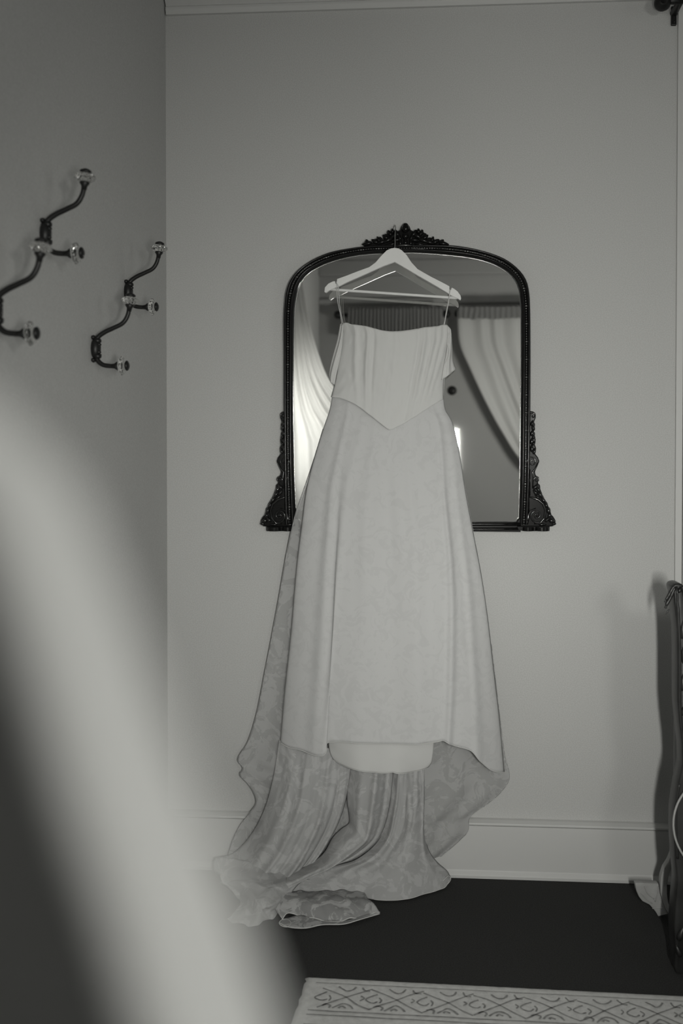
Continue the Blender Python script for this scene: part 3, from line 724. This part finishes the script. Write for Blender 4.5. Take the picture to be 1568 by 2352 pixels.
for (x, y, r, w_, a_) in ((1560,1440,22,6,85),(1562,1500,20,6,95),(1560,1560,20,6,85),(1553,1350,8,5,60),(1556,2130,18,7,70),(1550,2170,14,6,110),(1566,1620,18,7,60)):
    q = BPv(x, y, BY-.03); MB().blob(q, r/900, .008, w_/900, math.radians(a_), taper=.4).build('carved_leaf', M_darkw, bed)
cc = P(1665, 1898, BY-.055); rr = (P(1665, 1898, BY-.055)-P(1546, 1898, BY-.055)).length
MB().tube([cc+Vector((math.cos(t*math.pi/36)*rr, .012*math.sin(t*math.pi/36), math.sin(t*math.pi/36)*rr)) for t in range(72)], .0026, 8, closed=True).build('cane_hoop', M_cord, bed)

# pale curved foot seen beside the bed
stl = thing('side_chair', 'pale painted curved furniture leg showing between the wall and the dark bed', 'chair', P(1525, 2090, -.24))
stl.location.z = 0
CY_ = -.235
def CP(x, y, Y=CY_): q = Q(x, y, Y, .002); return (q.x, q.z)
lg = [(1541,1950),(1543,1965),(1543,1975),(1540,1990),(1533,2008),(1529,2030),(1529,2050),(1532,2070),(1538,2086),(1541,2094),(1534,2096),(1526,2084),(1519,2066),(1514,2046),(1514,2020),(1516,2008),(1522,1990),(1532,1975),(1538,1960)]
p_ = [CP(a, b) for a, b in lg]; MB().prism(p_, CY_-.012, CY_+.012).build('leg', M_palew, stl, bevel=.002)
br = [(1457,2027),(1470,2026),(1490,2027),(1511,2028),(1514,2050),(1520,2068),(1527,2084),(1534,2097),(1524,2099),(1510,2103),(1505,2094),(1499,2086),(1490,2076),(1474,2068),(1466,2058),(1460,2044)]
p_ = [CP(a, b) for a, b in br]; bk = MB().prism(p_, CY_-.006, CY_+.016).build('carved_bracket', M_palew, stl, bevel=.002)
rl = MB()
for pts in ([(1510,2034),(1508,2050),(1502,2068)], [(1470,2048),(1480,2060),(1496,2072)], [(1478,2034),(1484,2048),(1500,2062)], [(1496,2084),(1510,2082),(1522,2084)]):
    rl.tube(cat_interp([Vector((CP(*q)[0], CY_-.007, CP(*q)[1])) for q in pts], 12), .0016, 6)
rl.build('bracket_relief', M_palew, stl)
# seat and other legs, mostly behind the bed end
q0 = CP(1548, 1950)
MB().box((q0[0]-.002, CY_-.2, q0[1]-.02), (q0[0]+.42, CY_+.03, q0[1]+.03)).build('seat', M_palew, stl, smooth=False, bevel=.01)
for dx_, dy_ in ((.38, 0), (.38, -.17)):
    MB().lathe([(0, .012), (q0[1]*.5, .014), (q0[1]-.01, .02)], (q0[0]+dx_, CY_+dy_, .002), (0, 0, 1), 12).build('leg', M_palew, stl)

# ------------------------------------------------------------------ curtain rod above, right edge
RY = -.075
c0 = P(1519, 8, RY)
rod = thing('curtain_rod', 'dark curtain rod end with round finial at the photo\'s top right corner', 'curtain rod', c0)
MB().lathe([(0,.004),(.004,.014),(.010,.021),(.020,.024),(.030,.021),(.036,.014),(.040,.011)], c0+Vector((0, .016, 0)), (.05, -1, 0), 20).build('finial', M_iron, rod)
MB().tube([c0+Vector((0.001, -.02, 0)), c0+Vector((0.004, -.8, 0)), c0+Vector((0.006, -1.7, 0))], .011, 14).build('rod', M_iron, rod)
xw = XR
m_ = MB(); m_.tube([c0+Vector((.005, -.004, .006)), Vector((xw-.012, c0.y-.004, c0.z+.004)), Vector((xw-.012, -.005, c0.z))], .011, 12); m_.build('bracket_arm', M_iron, rod)
MB().box((xw-.020, -.010, c0.z-.036), (xw-.004, -.0005, c0.z+.02)).build('bracket_plate', M_iron, rod, smooth=False, bevel=.003)
MB().blob((xw-.012, -.012, c0.z-.028), .004, .004, .004).build('screw', M_iron, rod)
MB().tube([c0+Vector((.006, -1.68, 0)), Vector((c0.x+.006, c0.y-1.68, ZC))], .008, 10).build('ceiling_hanger', M_iron, rod)

# ------------------------------------------------------------------ rear of the room (seen in the mirror)
def M_(px, py, back):        # point behind the camera that the mirror shows at that pixel, at plane Y = back
    d = ray(px, py); t0 = (-.012-CAM.y)/d.y; p = CAM+d*t0
    d2 = Vector((d.x, -d.y, d.z)); t = (back-p.y)/d2.y
    return p+d2*t
YD = YR+.09
za = M_(900, 722, YD).z
def rear_rod(x0, x1, label):
    r = thing('curtain_rod', label, 'curtain rod', (x0, YD, za))
    MB().tube([Vector((x0, YD, za)), Vector((x1, YD, za))], .012, 10).build('rod', M_iron, r)
    for x in (x0, x1): MB().lathe([(-.03,.012),(-.02,.028),(0,.034),(.02,.028),(.03,.012)], (x, YD, za), (1, 0, 0), 14).build('finial', M_iron, r)
    for x in (x0+.06, x1-.06): MB().box((x-.01, YR, za-.01), (x+.01, YD, za+.01)).build('bracket', M_iron, r, smooth=False)
xa = M_(776, 727, YD).x; xb = M_(1034, 732, YD).x
rear_rod(xa, xb-.03, 'dark curtain rod carrying a ruffled valance, seen in the mirror above the dress')
rear_rod(xb+.06, 1.75, 'dark curtain rod carrying the pale swagged curtain, seen right in the mirror')
def gathered(name, x0, x1, z0, z1, m, amp, waves, Y=YD, nx=160):
    vs = []; fs = []; NZ = 10
    for j in range(NZ+1):
        for i in range(nx+1):
            u = i/nx; z = z0+(z1-z0)*j/NZ
            yy = Y+.040+amp*math.sin(u*waves*2*math.pi+nz(u*9, j*.1)*2)*(.6+.4*j/NZ) if j > 0 else Y+.040+amp*.6*math.sin(u*waves*2*math.pi)
            vs.append(Vector((x0+(x1-x0)*u, yy, z+(.012*nz(u*40, 1) if j in (0, NZ) else 0))))
    for j in range(NZ):
        for i in range(nx): fs.append((j*(nx+1)+i, j*(nx+1)+i+1, (j+1)*(nx+1)+i+1, (j+1)*(nx+1)+i))
    return vs, fs
v, f = gathered('valance', xa+.08, xb-.06, za+.05, za-.20, M_val, .012, 26)
tag(obj('ruffled_valance', v, f, M_val, solid=.002), 'dark ruffled valance on a rod, reflected in the mirror above the dress neckline', 'valance')
# swagged panel: top along the rod, sweeping down to the right
def swag(u, v):
    return Vector((0, .025*math.sin(u*62+3*nz(u*6, v))*(.5+.5*v)+.03*math.sin(u*24)*v, 0))
tt = [Vector((xb+.05+(1.65-xb-.05)*k/6, YD+.045, za+.02)) for k in range(7)]
ll = [tt[0]]+[M_(*q, YD+.06) for q in ((1055,790),(1080,850),(1110,915),(1150,990),(1198,1062))]
ll.append(Vector((1.35, YD+.07, .75)))
rr_ = [tt[-1], Vector((1.63, YD+.04, 1.6)), Vector((1.60, YD+.06, .72))]
bb_ = [ll[-1], Vector((1.48, YD+.08, .70)), rr_[-1]]
v, f = coons(tt, bb_, ll, rr_, 150, 40, lambda u, v: swag(u, v))
swg = obj('swagged_curtain', v, f, M_rearc, solid=.002); tag(swg, 'pale gathered curtain swept to the right, reflected in the right of the mirror', 'curtain')
v, f = gathered('header', xb+.06, 1.70, za+.045, za-.05, M_rearc, .012, 34, YD+.045)
obj('ruffled_header', v, f, M_val, swg, solid=.002)
sp_ = M_(1038, 897, YR+.01); sw = thing('light_switch', 'small round dark wall switch reflected in the mirror right of the dress', 'switch', (sp_.x, YR, sp_.z))
MB().lathe([(0,.036),(.008,.036),(.014,.028),(.02,.022)], (sp_.x, YR, sp_.z), (0, 1, 0), 24).build('rosette', M_iron, sw)
MB().lathe([(.018,.012),(.03,.010),(.034,.006)], (sp_.x, YR, sp_.z), (0, 1, 0), 12).build('toggle', M_iron, sw)

# ------------------------------------------------------------------ the drape beside the camera
# leading edge of the drape, from the ceiling rail at the left wall, down past the lens
YP = -2.86
E = [(-.690,2.62),(-.672,2.36),(-.62,2.02),(-.575,1.85),(-.50,1.66),(-.36,1.50),(-.20,1.40)]
for q in ((-330,780),(-150,840),(0,920),(135,1050),(255,1300),(360,1600),(460,1850),(560,2100),(640,2352),(700,2600)):
    p = P(q[0], q[1], YP); E.append((p.x, p.z))
E += [(.04,1.0),(.09,.8),(.11,.5),(.11,.06)]
Ed = cat_interp([(a, 0, b) for a, b in E], 140)
vs = []; fs = []; NU = 200
for j, e in enumerate(Ed):
    span = e.x+.735
    for i in range(NU+1):
        # distance from the leading edge, dense near it
        d = span*(i/NU)**1.8
        fr = d/span
        sc = min(1, span/.25)
        near = math.exp(-(d/.075)**4)
        # rolled leading fold then a recess
        amp = .005+.013*min(max((1.335-e.z)/.10, 0), 1)
        y = (-amp*math.sin(min(d/.028, 1)*math.pi) if d < .028 else 0.0)
        y += .030*(1/(1+math.exp(-(d-.021)/.003)))*near
        # pleats fanning out from the gathered top
        y += (1-near)*sc*(.022*math.sin(fr*34+1.5*nz(fr*3, e.z))+.010*math.sin(fr*71+e.z))
        vs.append(Vector((e.x-d, YP+y*(.3+.7*sc), e.z)))
for j in range(len(Ed)-1):
    for i in range(NU): fs.append((j*(NU+1)+i, j*(NU+1)+i+1, (j+1)*(NU+1)+i+1, (j+1)*(NU+1)+i))
dr_ = obj('sheer_drape', vs, fs, M_drape)
tag(dr_, 'pale out-of-focus drape blurring across the lower left of the photo', 'curtain')
lv_ = []; lf_ = []; idx = {}  # dark sheet laid on the drape as the shade behind its leading fold
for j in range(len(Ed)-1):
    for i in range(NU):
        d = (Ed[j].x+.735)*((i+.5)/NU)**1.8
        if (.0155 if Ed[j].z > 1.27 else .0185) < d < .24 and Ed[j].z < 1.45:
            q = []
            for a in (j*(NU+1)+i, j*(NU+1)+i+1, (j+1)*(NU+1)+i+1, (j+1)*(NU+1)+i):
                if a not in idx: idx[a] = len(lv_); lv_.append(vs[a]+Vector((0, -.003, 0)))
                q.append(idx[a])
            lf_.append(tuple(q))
obj('fold_shade', lv_, lf_, M_fshade, dr_)
r = thing('drape_rail', 'dark rail at the ceiling above the blurred pale drape', 'curtain rod', (XL, YP, 2.64))
MB().tube([Vector((XL+.002, YP, 2.64)), Vector((-.55, YP, 2.64))], .010, 10).build('rod', M_iron, r)
MB().lathe([(0,.010),(.01,.018),(.025,.02),(.035,.01)], (-.55, YP, 2.64), (1, 0, 0), 14).build('finial', M_iron, r)
MB().box((-.62, YP-.006, 2.64), (-.60, YP+.006, ZC)).build('bracket', M_iron, r, smooth=False)
